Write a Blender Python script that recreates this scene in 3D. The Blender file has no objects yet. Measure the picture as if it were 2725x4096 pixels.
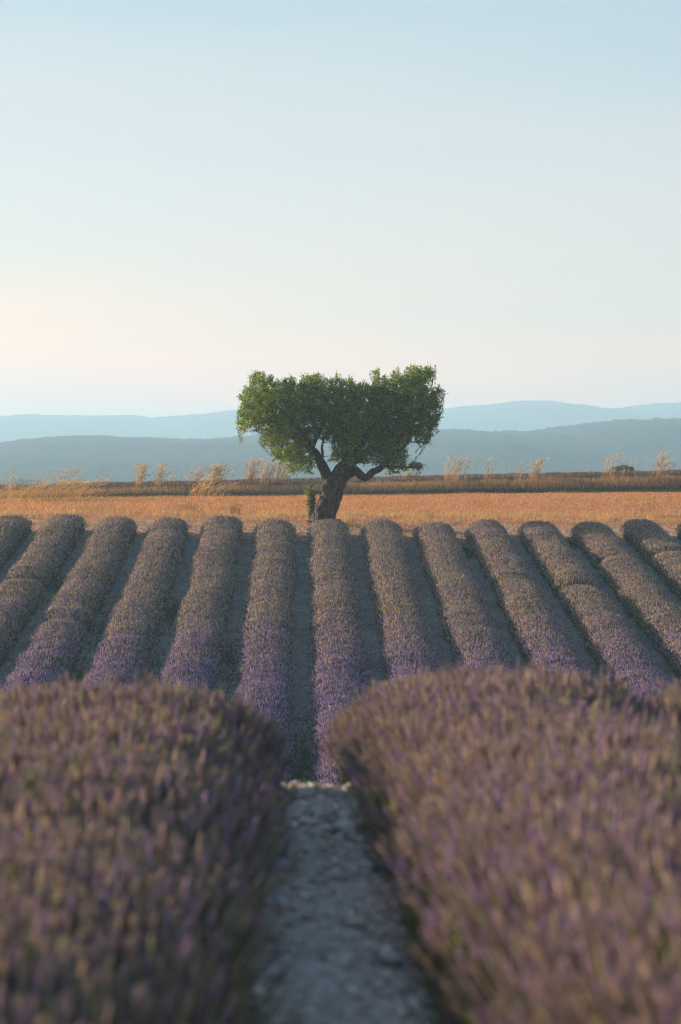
import bpy, math, random
import numpy as np
R = math.radians
rng = np.random.default_rng(7)
random.seed(7)
sc = bpy.context.scene
COL = sc.collection

# ------------------------------------------------------------------ camera
EYE = 1.28
cam_d = bpy.data.cameras.new('camera'); cam = bpy.data.objects.new('camera', cam_d); COL.objects.link(cam)
cam_d.sensor_fit = 'VERTICAL'; cam_d.sensor_height = 36; cam_d.lens = 85
cam_d.clip_start = .1; cam_d.clip_end = 20000
cam.location = (0, 0, EYE)
cam.rotation_euler = (R(90 - .50), 0, R(-.916))
cam_d.dof.use_dof = True; cam_d.dof.focus_distance = 68; cam_d.dof.aperture_fstop = 3.4
sc.camera = cam

# ------------------------------------------------------------------ light
SUN_EL, SUN_AZ = 12.5, -62.0          # azimuth from +Y (view direction), negative = left
w = bpy.data.worlds.new('World'); sc.world = w; w.use_nodes = True
nt = w.node_tree; nt.nodes.clear()
out = nt.nodes.new('ShaderNodeOutputWorld'); bg = nt.nodes.new('ShaderNodeBackground')
sky = nt.nodes.new('ShaderNodeTexSky'); sky.sky_type = 'NISHITA'; sky.sun_disc = False
sky.sun_elevation = R(SUN_EL); sky.sun_rotation = R(SUN_AZ)
sky.altitude = 600; sky.air_density = 1.0; sky.dust_density = 0.6; sky.ozone_density = 2.5
bg.inputs['Strength'].default_value = SKY = .064
# thin high cloud veil: pale band that fades with height above the horizon
geo = nt.nodes.new('ShaderNodeTexCoord'); sep = nt.nodes.new('ShaderNodeSeparateXYZ')
nt.links.new(geo.outputs['Generated'], sep.inputs[0])
ramp = nt.nodes.new('ShaderNodeValToRGB'); ramp.color_ramp.interpolation = 'B_SPLINE'
V = .47 / SKY
STOPS = [(0.0, (2.7, .84, .16)), (.04, (1.75, .72, .24)), (.07, (.92, .67, .46)), (.11, (.76, .64, .57)), (.16, (.55, .58, .59)), (.215, (.33, .48, .56)), (.40, (.22, .38, .58)), (1.0, (.14, .27, .52))]
cr = ramp.color_ramp
while len(cr.elements) < len(STOPS): cr.elements.new(.5)
for e, (p, c) in zip(cr.elements, STOPS): e.position = p; e.color = (c[0] / 4, c[1] / 4, c[2] / 4, 1)
# slow streaks in the veil
mp = nt.nodes.new('ShaderNodeMapping'); mp.inputs['Scale'].default_value = (1.5, 1.5, 16)
nz = nt.nodes.new('ShaderNodeTexNoise'); nz.inputs['Scale'].default_value = 2.2; nz.inputs['Detail'].default_value = 4
nt.links.new(geo.outputs['Generated'], mp.inputs[0]); nt.links.new(mp.outputs[0], nz.inputs['Vector'])
ma = nt.nodes.new('ShaderNodeMath'); ma.operation = 'MULTIPLY_ADD'; ma.inputs[1].default_value = -.045; 
nt.links.new(nz.outputs['Fac'], ma.inputs[0])
mx_ = nt.nodes.new('ShaderNodeMath'); mx_.operation = 'MULTIPLY_ADD'; mx_.inputs[1].default_value = .04; mx_.inputs[2].default_value = .015
nt.links.new(sep.outputs['X'], mx_.inputs[0])
ad0 = nt.nodes.new('ShaderNodeMath'); ad0.operation = 'ADD'; nt.links.new(mx_.outputs[0], ad0.inputs[0]); nt.links.new(sep.outputs['Z'], ad0.inputs[1])
nt.links.new(ad0.outputs[0], ma.inputs[2])
nt.links.new(ma.outputs[0], ramp.inputs['Fac'])
sc1 = nt.nodes.new('ShaderNodeVectorMath'); sc1.operation = 'SCALE'; sc1.inputs['Scale'].default_value = V
nt.links.new(ramp.outputs['Color'], sc1.inputs[0])
dt = nt.nodes.new('ShaderNodeVectorMath'); dt.operation = 'DOT_PRODUCT'; dt.inputs[1].default_value = (math.sin(R(SUN_AZ)), math.cos(R(SUN_AZ)), 0)
nt.links.new(geo.outputs['Generated'], dt.inputs[0])
fa = nt.nodes.new('ShaderNodeMath'); fa.operation = 'MULTIPLY_ADD'; fa.inputs[1].default_value = .12 * V * 4; fa.inputs[2].default_value = .92 * V * 4
nt.links.new(dt.outputs['Value'], fa.inputs[0]); nt.links.new(fa.outputs[0], sc1.inputs['Scale'])
mix = nt.nodes.new('ShaderNodeMix'); mix.data_type = 'RGBA'; mix.inputs[0].default_value = .86
nt.links.new(sky.outputs[0], mix.inputs[6]); nt.links.new(sc1.outputs[0], mix.inputs[7])
nt.links.new(mix.outputs[2], bg.inputs['Color']); nt.links.new(bg.outputs[0], out.inputs[0])

sd = bpy.data.lights.new('sun', 'SUN'); sun = bpy.data.objects.new('sun', sd); COL.objects.link(sun)
sd.energy = 5; sd.angle = R(.6); sd.color = (1, .77, .56)
sun.rotation_euler = (R(90 - SUN_EL), 0, R(180 - SUN_AZ) )
sun.location = (-60, 60, 60)

sc.view_settings.view_transform = 'Standard'; sc.view_settings.look = 'None'
sc.view_settings.exposure = 1.42; sc.view_settings.gamma = 1; sc.view_settings.use_curve_mapping = False
sc.cycles.max_bounces = 6; sc.cycles.diffuse_bounces = 3; sc.cycles.glossy_bounces = 1
sc.cycles.transmission_bounces = 4; sc.cycles.transparent_max_bounces = 4; sc.cycles.volume_bounces = 1
sc.cycles.caustics_reflective = False; sc.cycles.caustics_refractive = False
sc.cycles.use_denoising = True; sc.cycles.filter_width = 1.25
try: sc.cycles.denoiser = 'OPENIMAGEDENOISE'
except Exception: pass
sc.cycles.use_adaptive_sampling = True; sc.cycles.adaptive_threshold = .015

# ------------------------------------------------------------------ helpers
def sm(a, b, x):
    t = np.clip((np.asarray(x, float) - a) / (b - a), 0, 1); return t * t * (3 - 2 * t)

def mesh(name, verts, quads=None, tris=None, col=None, smooth=False):
    me = bpy.data.meshes.new(name)
    verts = np.asarray(verts, np.float32).reshape(-1, 3)
    parts, sizes = [], []
    if quads is not None and len(quads): parts.append(np.asarray(quads, np.int32).ravel()); sizes.append(np.full(len(quads), 4, np.int32))
    if tris is not None and len(tris): parts.append(np.asarray(tris, np.int32).ravel()); sizes.append(np.full(len(tris), 3, np.int32))
    loops = np.concatenate(parts); sizes = np.concatenate(sizes)
    me.vertices.add(len(verts)); me.vertices.foreach_set('co', verts.ravel())
    me.loops.add(len(loops)); me.loops.foreach_set('vertex_index', loops)
    me.polygons.add(len(sizes))
    st = np.zeros(len(sizes), np.int32); st[1:] = np.cumsum(sizes)[:-1]
    me.polygons.foreach_set('loop_start', st); me.polygons.foreach_set('loop_total', sizes)
    if smooth: me.polygons.foreach_set('use_smooth', np.ones(len(sizes), bool))
    me.update(calc_edges=True)
    if col is not None:
        a = me.color_attributes.new('tone', 'FLOAT_COLOR', 'POINT')
        c = np.ones((len(verts), 4), np.float32); c[:, :3] = col
        a.data.foreach_set('color', c.ravel())
    return me

def obj(name, me, mat=None, parent=None, loc=None):
    o = bpy.data.objects.new(name, me); COL.objects.link(o)
    if mat: me.materials.append(mat)
    if parent: o.parent = parent
    if loc is not None: o.location = loc
    return o

def tag(o, label=None, cat=None, group=None, kind=None):
    if label: o['label'] = label
    if cat: o['category'] = cat
    if group: o['group'] = group
    if kind: o['kind'] = kind
    return o

def empty(name, loc=(0, 0, 0)):
    o = bpy.data.objects.new(name, None); COL.objects.link(o); o.location = loc; o.empty_display_size = .2; return o

def unit(v): return v / np.maximum(np.linalg.norm(v, axis=-1, keepdims=True), 1e-9)

def frames(d, spin=None):
    """rotation matrices whose z column is d, with a random spin"""
    d = unit(d); n = len(d)
    a = np.where(np.abs(d[:, 2:3]) < .95, np.array([[0, 0, 1.]]), np.array([[1., 0, 0]]))
    x = unit(np.cross(a, d)); y = np.cross(d, x)
    s = rng.uniform(0, 2 * np.pi, n) if spin is None else spin
    c, s = np.cos(s)[:, None], np.sin(s)[:, None]
    return np.stack([x * c + y * s, -x * s + y * c, d], axis=2)

def scatter(tv, tf, M, P, S):
    """template verts tv (n,3) stamped with matrices M, positions P, per-axis scales S (N,3)"""
    N, n = len(P), len(tv)
    v = np.einsum('nij,nkj->nki', M, tv[None] * S[:, None, :]) + P[:, None, :]
    f = (np.asarray(tf)[None] + (np.arange(N) * n)[:, None, None]).reshape(-1, len(tf[0]))
    return v.reshape(-1, 3), f, np.repeat(np.arange(N), n)

def tube(pts, rad, sides=8, rough=0., seed=0):
    """swept tube; pts (n,3), rad (n,) -> verts, quads"""
    pts = np.asarray(pts, float); n = len(pts)
    t = unit(np.gradient(pts, axis=0)); ref = np.array([0.13, 1, 0.07])
    x = unit(np.cross(np.broadcast_to(ref, t.shape), t)); y = np.cross(t, x)
    a = np.linspace(0, 2 * np.pi, sides, endpoint=False)
    rr = np.asarray(rad)[:, None] * np.ones((1, sides))
    if rough:
        rg = np.random.default_rng(seed); L = np.concatenate([[0], np.cumsum(np.linalg.norm(np.diff(pts, axis=0), axis=1))])
        for k in range(10):
            f = rg.integers(1, 7); u = rg.uniform(1, 9); ph = rg.uniform(0, 6.28, 2)
            rr *= 1 + rough / (1 + .25 * f) * np.sin(f * a[None] + ph[0] + u * L[:, None] * .8) * np.cos(u * L[:, None] + ph[1])
    v = pts[:, None] + rr[..., None] * (np.cos(a)[None, :, None] * x[:, None] + np.sin(a)[None, :, None] * y[:, None])
    i = np.arange(n - 1)[:, None] * sides; j = np.arange(sides)[None]; j2 = (j + 1) % sides
    q = np.stack([i + j, i + j2, i + sides + j2, i + sides + j], -1).reshape(-1, 4)
    return v.reshape(-1, 3), q

class MB:
    def __init__(s): s.v, s.q, s.t, s.c, s.n = [], [], [], [], 0
    def add(s, v, q=None, t=None, c=None):
        v = np.asarray(v, float)
        if q is not None and len(q): s.q.append(np.asarray(q) + s.n)
        if t is not None and len(t): s.t.append(np.asarray(t) + s.n)
        s.v.append(v); s.n += len(v)
        s.c.append(np.broadcast_to(np.ones(3) if c is None else c, (len(v), 3)))
    def build(s, name, mat, parent=None, smooth=False):
        me = mesh(name, np.concatenate(s.v), np.concatenate(s.q) if s.q else None, np.concatenate(s.t) if s.t else None, np.concatenate(s.c), smooth)
        return obj(name, me, mat, parent)

def noise1(x, seed, f0=1., octs=4, fall=.6):
    r = np.random.default_rng(seed); o = np.zeros_like(np.asarray(x, float)); a = 1; tot = 0
    for k in range(octs):
        f = f0 * 1.9 ** k
        o = o + a * (np.sin(x * f + r.uniform(0, 6.28)) * .6 + np.sin(x * f * 1.37 + r.uniform(0, 6.28)) * .4); tot += a; a *= fall
    return o / tot

def noise2(x, y, seed, f0=1., octs=4, fall=.55):
    r = np.random.default_rng(seed); o = np.zeros(np.broadcast(x, y).shape); a = 1; tot = 0
    for k in range(octs):
        f = f0 * 2 ** k
        for _ in range(3):
            th = r.uniform(0, 6.28); o = o + a * np.sin((x * np.cos(th) + y * np.sin(th)) * f * r.uniform(.7, 1.3) + r.uniform(0, 6.28))
        tot += 3 * a * .6; a *= fall
    return o / tot

# ------------------------------------------------------------------ materials
def mat_base(name, rough=.8):
    m = bpy.data.materials.new(name); m.use_nodes = True
    p = m.node_tree.nodes['Principled BSDF']; p.inputs['Roughness'].default_value = rough
    p.inputs['Specular IOR Level'].default_value = .25
    return m, m.node_tree, p

def mat_tone(name, rough=.8, transl=0., spec=.2, tcol=None, jit=.0):
    """colour comes from the plant's own 'tone' attribute; optional thin-leaf translucency"""
    m, nt, p = mat_base(name, rough); p.inputs['Specular IOR Level'].default_value = spec
    at = nt.nodes.new('ShaderNodeAttribute'); at.attribute_name = 'tone'
    src = at.outputs['Color']
    if jit:
        n = nt.nodes.new('ShaderNodeTexNoise'); n.inputs['Scale'].default_value = jit; n.inputs['Detail'].default_value = 5
        tc = nt.nodes.new('ShaderNodeTexCoord'); nt.links.new(tc.outputs['Object'], n.inputs['Vector'])
        mr = nt.nodes.new('ShaderNodeMapRange'); mr.inputs[3].default_value = .55; mr.inputs[4].default_value = 1.45
        nt.links.new(n.outputs['Fac'], mr.inputs[0])
        mu = nt.nodes.new('ShaderNodeVectorMath'); mu.operation = 'SCALE'; nt.links.new(src, mu.inputs[0]); nt.links.new(mr.outputs[0], mu.inputs['Scale'])
        src = mu.outputs[0]
    nt.links.new(src, p.inputs['Base Color'])
    if transl:
        tr = nt.nodes.new('ShaderNodeBsdfTranslucent'); ms = nt.nodes.new('ShaderNodeMixShader'); ms.inputs[0].default_value = transl
        if tcol:
            mu = nt.nodes.new('ShaderNodeVectorMath'); mu.operation = 'MULTIPLY'; mu.inputs[1].default_value = tcol
            nt.links.new(src, mu.inputs[0]); nt.links.new(mu.outputs[0], tr.inputs[0])
        else: nt.links.new(src, tr.inputs[0])
        o = nt.nodes['Material Output']
        nt.links.new(p.outputs[0], ms.inputs[1]); nt.links.new(tr.outputs[0], ms.inputs[2]); nt.links.new(ms.outputs[0], o.inputs[0])
    return m

M_bloom = mat_tone('lavender_flower', .75, .42)
M_stem = mat_tone('lavender_stem', .8, .15)
M_leaf = mat_tone('almond_leaf', .5, .48, .35, (1.75, 1.5, .5))
M_grass = mat_tone('dry_grass', .7, .4, .2)
M_plume = mat_tone('feather_grass', .6, .55, .3)
M_stone = mat_tone('limestone', .9, 0, .2, None, 40.)

def mat_bark():
    m, nt, p = mat_base('almond_bark', .9)
    tc = nt.nodes.new('ShaderNodeTexCoord')
    mp = nt.nodes.new('ShaderNodeMapping'); mp.inputs['Scale'].default_value = (1, 1, .33); mp.inputs['Rotation'].default_value = (0, R(-18), 0)
    nt.links.new(tc.outputs['Object'], mp.inputs[0])
    n = nt.nodes.new('ShaderNodeTexNoise'); n.inputs['Scale'].default_value = 9; n.inputs['Detail'].default_value = 9; n.inputs['Distortion'].default_value = .6
    vo = nt.nodes.new('ShaderNodeTexVoronoi'); vo.inputs['Scale'].default_value = 14; vo.feature = 'DISTANCE_TO_EDGE'
    nt.links.new(mp.outputs[0], n.inputs['Vector']); nt.links.new(mp.outputs[0], vo.inputs['Vector'])
    r = nt.nodes.new('ShaderNodeValToRGB'); e = r.color_ramp.elements
    e[0].position = .3; e[0].color = (.02, .014, .011, 1); e[1].position = .72; e[1].color = (.17, .14, .11, 1)
    x = r.color_ramp.elements.new(.5); x.color = (.065, .045, .032, 1)
    nt.links.new(n.outputs['Fac'], r.inputs[0]); nt.links.new(r.outputs[0], p.inputs['Base Color'])
    mm = nt.nodes.new('ShaderNodeMath'); mm.operation = 'MULTIPLY_ADD'; mm.inputs[1].default_value = .6
    nt.links.new(vo.outputs[0], mm.inputs[0]); nt.links.new(n.outputs['Fac'], mm.inputs[2])
    b = nt.nodes.new('ShaderNodeBump'); b.inputs['Strength'].default_value = 1; b.inputs['Distance'].default_value = .2
    nt.links.new(mm.outputs[0], b.inputs['Height']); nt.links.new(b.outputs[0], p.inputs['Normal'])
    return m
M_bark = mat_bark()

# ------------------------------------------------------------------ terrain
_gy = np.array([-60, 5, 8.5, 9.8, 11, 13, 17, 25, 32, 36, 38, 40, 44.4, 60, 72, 76.5, 79, 82, 85, 90, 100, 110])
_gz = np.array([-1.28, -1.28, -1.275, -1.28, -1.36, -1.66, -2.5, -4.6, -6.15, -6.6, -6.6, -6.42, -5.86, -3.82, -2.28, -1.68, -1.40, -1.13, -.92, -.74, -.47, -.22])
_yy = np.linspace(-60, 110, 3401); _zz = np.interp(_yy, _gy, _gz)
_k = np.ones(17) / 17; _zz = np.convolve(np.pad(_zz, 8, 'edge'), _k, 'valid')
def bank_foot(X): return 110.0 + noise1(X, 5, .25) * .5
def G(X, Y):
    X, Y = np.asarray(X, float), np.asarray(Y, float)
    z = np.interp(Y, _yy, _zz)
    Xc = np.clip(X, -60, 60)
    z = z - .016 * np.clip(Xc, -25, 4) * sm(36, 60, Y) * (1 - sm(79, 100, Y))
    z = z + .011 * Xc * sm(84, 108, Y) * (1 - sm(150, 400, Y))
    bf = bank_foot(X)
    z = z + (.36 + .011 * Xc) * sm(bf, bf + 1.6, Y) * (1 - sm(125, 160, Y))
    z = z - 13 * sm(128, 420, Y) + noise2(X, Y, 11, .009, 3) * 2.0 * sm(200, 500, Y)
    z = z + noise2(X, Y, 3, .5, 3) * .025 + noise2(X, Y, 4, 3.1, 3) * .012 * (1 - sm(110, 140, Y))
    # ridge of soil under every planted strip, furrow in the paths
    crest = (noise2(X, Y, 9, 9., 3) * .022 + noise2(X, Y * .3, 10, 14., 2) * .02) * sm(8.2, 9.6, Y) * (1 - sm(12, 14, Y))
    return z + crest + EYE

def axis(parts):
    o = []
    for a, b, s in parts: o.append(np.arange(a, b, s))
    return np.concatenate(o + [[parts[-1][1]]])
gx = axis([(-5000, -600, 400), (-600, -60, 45), (-60, -18, 1.5), (-18, 22, .22), (22, 60, 1.5), (60, 600, 45), (600, 5000, 400)])
gyy = axis([(-60, 2, 4), (2, 14, .12), (14, 36, .6), (36, 116, .3), (116, 170, 2), (170, 600, 20), (600, 6200, 250)])
def grid(xs, ys, zf):
    XX, YY = np.meshgrid(xs, ys); Z = zf(XX, YY); nx, ny = len(xs), len(ys)
    v = np.stack([XX, YY, Z], -1).reshape(-1, 3)
    i = (np.arange(ny - 1)[:, None] * nx + np.arange(nx - 1)[None]).ravel()
    return v, np.stack([i, i + 1, i + nx + 1, i + nx], -1)

def mat_ground():
    m, nt, p = mat_base('field_soil', .95)
    tc = nt.nodes.new('ShaderNodeTexCoord'); sp = nt.nodes.new('ShaderNodeSeparateXYZ'); nt.links.new(tc.outputs['Object'], sp.inputs[0])
    def noise(s, d=6, vec=None, dist=0):
        n = nt.nodes.new('ShaderNodeTexNoise'); n.inputs['Scale'].default_value = s; n.inputs['Detail'].default_value = d; n.inputs['Distortion'].default_value = dist
        nt.links.new(vec or tc.outputs['Object'], n.inputs['Vector']); return n.outputs['Fac']
    def ramp(f, stops):
        r = nt.nodes.new('ShaderNodeValToRGB'); e = r.color_ramp.elements
        while len(e) < len(stops): e.new(.5)
        for k, (a, c) in zip(e, stops): k.position = a; k.color = (*c, 1)
        nt.links.new(f, r.inputs[0]); return r.outputs[0]
    def mathn(op, a, b=None, c=None):
        n = nt.nodes.new('ShaderNodeMath'); n.operation = op
        for k, q in enumerate((a, b, c)):
            if q is None: continue
            if isinstance(q, (int, float)): n.inputs[k].default_value = q
            else: nt.links.new(q, n.inputs[k])
        return n.outputs[0]
    def mixc(f, a, b):
        n = nt.nodes.new('ShaderNodeMix'); n.data_type = 'RGBA'; nt.links.new(f, n.inputs[0]); nt.links.new(a, n.inputs[6]); nt.links.new(b, n.inputs[7]); return n.outputs[2]
    nA, nB = noise(1.1, 6), noise(22, 6)
    stone = ramp(nB, [(.3, (.19, .16, .13)), (.5, (.43, .375, .32)), (.68, (.62, .56, .49))])
    brown = ramp(nB, [(.3, (.06, .045, .035)), (.6, (.15, .11, .085)), (.72, (.30, .26, .22))])
    patch = ramp(nA, [(.46, (0, 0, 0)), (.62, (1, 1, 1))])
    yn = mathn('MULTIPLY_ADD', noise(.6, 4), 14., sp.outputs['Y'])
    lower = mathn('SUBTRACT', 1., nt_map(nt, yn, 55, 62))
    lo_only = mathn('MULTIPLY', lower, nt_map(nt, sp.outputs['Y'], 20, 25))
    f1 = mathn('MAXIMUM', lo_only, mathn('MULTIPLY', patch, mathn('MULTIPLY', nt_map(nt, sp.outputs['Y'], 15, 25), .7)))
    midw = mathn('MULTIPLY', nt_map(nt, sp.outputs['Y'], 20, 30), .62)
    dk = ramp(nB, [(.3, (.05, .042, .036)), (.55, (.12, .105, .092)), (.7, (.22, .20, .18))])
    soil = mixc(f1, mixc(midw, stone, dk), brown)
    orange = ramp(noise(5, 7), [(.32, (.34, .15, .06)), (.5, (.52, .24, .10)), (.7, (.62, .34, .16))])
    y2 = mathn('MULTIPLY_ADD', noise(2.4, 5), 3., sp.outputs['Y'])
    c = mixc(nt_map(nt, y2, 78.6, 79.8), soil, orange)
    green = ramp(noise(3, 6), [(.35, (.035, .04, .015)), (.65, (.11, .095, .04))])
    c = mixc(nt_map(nt, mathn('MULTIPLY_ADD', noise(1.5, 3), .8, sp.outputs['Y']), 110.2, 110.9), c, green)
    far = ramp(noise(.01, 6), [(.35, (.05, .07, .03)), (.6, (.16, .15, .07))])
    c = mixc(nt_map(nt, sp.outputs['Y'], 125, 180), c, far)
    nt.links.new(c, p.inputs['Base Color'])
    h = mathn('ADD', noise(30, 8), mathn('MULTIPLY', noise(7, 5), 1.6))
    b = nt.nodes.new('ShaderNodeBump'); b.inputs['Strength'].default_value = .9; b.inputs['Distance'].default_value = .05
    nt.links.new(h, b.inputs['Height']); nt.links.new(b.outputs[0], p.inputs['Normal'])
    return m
def nt_map(nt, v, a, b):
    n = nt.nodes.new('ShaderNodeMapRange'); n.interpolation_type = 'SMOOTHSTEP'
    n.inputs[1].default_value = a; n.inputs[2].default_value = b; nt.links.new(v, n.inputs[0]); return n.outputs[0]
gv, gq = grid(gx, gyy, G)
tag(obj('ground', mesh('ground', gv, gq, smooth=True), mat_ground()), kind='structure')

# ------------------------------------------------------------------ hills
F = 5565.
def px2X(px, Y): return (px - 695) / F * Y
def hill(name, pts, D, depth_front, depth_back, bump, seed, cols):
    """wooded ridge whose crest line runs at distance D with the heights of the photographed skyline"""
    P = np.array(pts, float); X = px2X(P[:, 0], D); Z = (1130 - P[:, 1]) / F * D + EYE
    L = D * .95
    xs = np.arange(-L, L, D / 900.)
    base = np.interp(xs, X, Z)
    edge = 22 * D / 2000
    base = base + np.where(xs < X[0], noise1(xs, seed, 6. / D) - noise1(X[0], seed, 6. / D), 0) * edge + np.where(xs > X[-1], noise1(xs, seed, 6. / D) - noise1(X[-1], seed, 6. / D), 0) * edge
    ys = np.concatenate([np.linspace(-1, 0, 60), np.linspace(0, 1, 12)[1:]])
    XX, YY = np.meshgrid(xs, ys)
    prof = np.where(YY < 0, np.cos(np.clip(-YY, 0, 1) * np.pi / 2) ** .85, np.cos(YY * np.pi / 2))
    Zb = -14.
    spur = noise2(XX * 5 / D * 3, YY * 3, seed + 1, 2.2, 4)
    Zz = Zb + (base[None] - Zb) * np.clip(prof + spur * .10 * np.sin(np.clip(-YY, 0, 1) * np.pi), 0, None)
    rg = np.random.default_rng(seed)
    tb = rg.normal(0, 1, Zz.shape); tb = (tb + np.roll(tb, 1, 1)) * .6
    Zz = Zz + tb * bump * (prof > .1) + np.maximum(noise1(xs, seed + 9, 300. / D, 5)[None], 0) * bump * 1.2 * (prof > .5)
    Yw = D + np.where(YY < 0, YY * depth_front, YY * depth_back) + spur * D * .01
    nx = len(xs); i = (np.arange(len(ys) - 1)[:, None] * nx + np.arange(nx - 1)[None]).ravel()
    me = mesh(name, np.stack([XX, Yw, Zz], -1).reshape(-1, 3), np.stack([i, i + 1, i + nx + 1, i + nx], -1), smooth=False)
    m, nt, p = mat_base(name + '_wood', 1); p.inputs['Specular IOR Level'].default_value = 0
    n = nt.nodes.new('ShaderNodeTexNoise'); n.inputs['Scale'].default_value = 14 / D; n.inputs['Detail'].default_value = 8
    tc = nt.nodes.new('ShaderNodeTexCoord'); nt.links.new(tc.outputs['Object'], n.inputs['Vector'])
    r = nt.nodes.new('ShaderNodeValToRGB'); e = r.color_ramp.elements; e[0].position = .36; e[1].position = .66
    e[0].color = (*cols[0], 1); e[1].color = (*cols[1], 1)
    nt.links.new(n.outputs['Fac'], r.inputs[0]); nt.links.new(r.outputs[0], p.inputs['Base Color'])
    return tag(obj(name, me, m), kind='structure')
FARC = ((.018, .030, .026), (.065, .075, .055))
hill('far_hills', [(-60, 966), (0, 964), (35, 965), (112, 963.5), (139, 966), (195, 968), (244, 965), (296, 964), (352, 965), (376, 968.7), (418, 966), (480, 962), (520, 957), (547, 954), (640, 949), (760, 953), (900, 950), (1021, 943.6), (1077, 936), (1112, 934.5), (1171, 927), (1220, 925), (1262, 927), (1300, 931), (1342, 934), (1370, 941.5), (1419, 941), (1440, 938), (1475, 932), (1520, 929.6), (1568, 926), (1640, 922)], 3100, 1000, 900, .45, 21, FARC)
hill('middle_hills', [(-60, 1038), (0, 1041), (60, 1042.5), (90, 1044), (140, 1056), (300, 1090), (1000, 1100), (1568, 1100)], 2050, 500, 500, .3, 23, FARC)
hill('near_hills', [(-60, 1048), (0, 1046.5), (63, 1045), (94, 1035.6), (129, 1026), (157, 1022), (209, 1017.5), (244, 1015), (289, 1013.7), (349, 1014.7), (394, 1013.7), (446, 1015.8), (488, 1015), (547, 1012.6), (620, 1008), (800, 1001), (1021, 992), (1046, 993), (1070, 998), (1098, 1001), (1112, 999), (1150, 1000), (1175, 1002), (1189, 999), (1220, 995.5), (1265, 991), (1307, 985), (1353, 982.6), (1405, 981), (1457, 978), (1510, 976), (1568, 974), (1640, 970)], 1500, 800, 400, .38, 22, FARC)

# ------------------------------------------------------------------ lavender
HEAD = (np.array([[0, 0, 0], [1, 0, .35], [0, 1, .4], [-1, 0, .35], [0, -1, .4], [0, 0, 1.]]),
        [[0, 2, 1], [0, 3, 2], [0, 4, 3], [0, 1, 4], [5, 1, 2], [5, 2, 3], [5, 3, 4], [5, 4, 1]])
STEM = (np.array([[-1, 0, 0], [1, 0, 0], [.6, 0, 1], [-.6, 0, 1.]]), [[0, 1, 2, 3]])
def whorl_head():
    rings = [(.0, .25), (.06, .85), (.17, .95), (.22, .45), (.30, .4), (.36, 1.), (.48, 1.05), (.54, .5), (.60, .95), (.70, .9), (.75, .45), (.80, .75), (.90, .6), (1., .1)]
    s = 5; v, q = [], []
    for k, (z, r) in enumerate(rings):
        for j in range(s):
            a = 2 * np.pi * (j + .5 * (k % 2)) / s; rr = r * (1.15 if j % 2 else .85); v.append([rr * math.cos(a), rr * math.sin(a), z])
    for k in range(len(rings) - 1):
        for j in range(s): q.append([k * s + j, k * s + (j + 1) % s, (k + 1) * s + (j + 1) % s, (k + 1) * s + j])
    return np.array(v), q
WHORL = whorl_head()

C_PUR = np.array([.34, .235, .375]); C_BRN = np.array([.32, .265, .20]); C_STRAW = np.array([.50, .39, .21]); C_DUSK = np.array([.16, .135, .19])
C_STEM = np.array([.20, .19, .085]); C_STEMG = np.array([.11, .14, .05])

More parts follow.
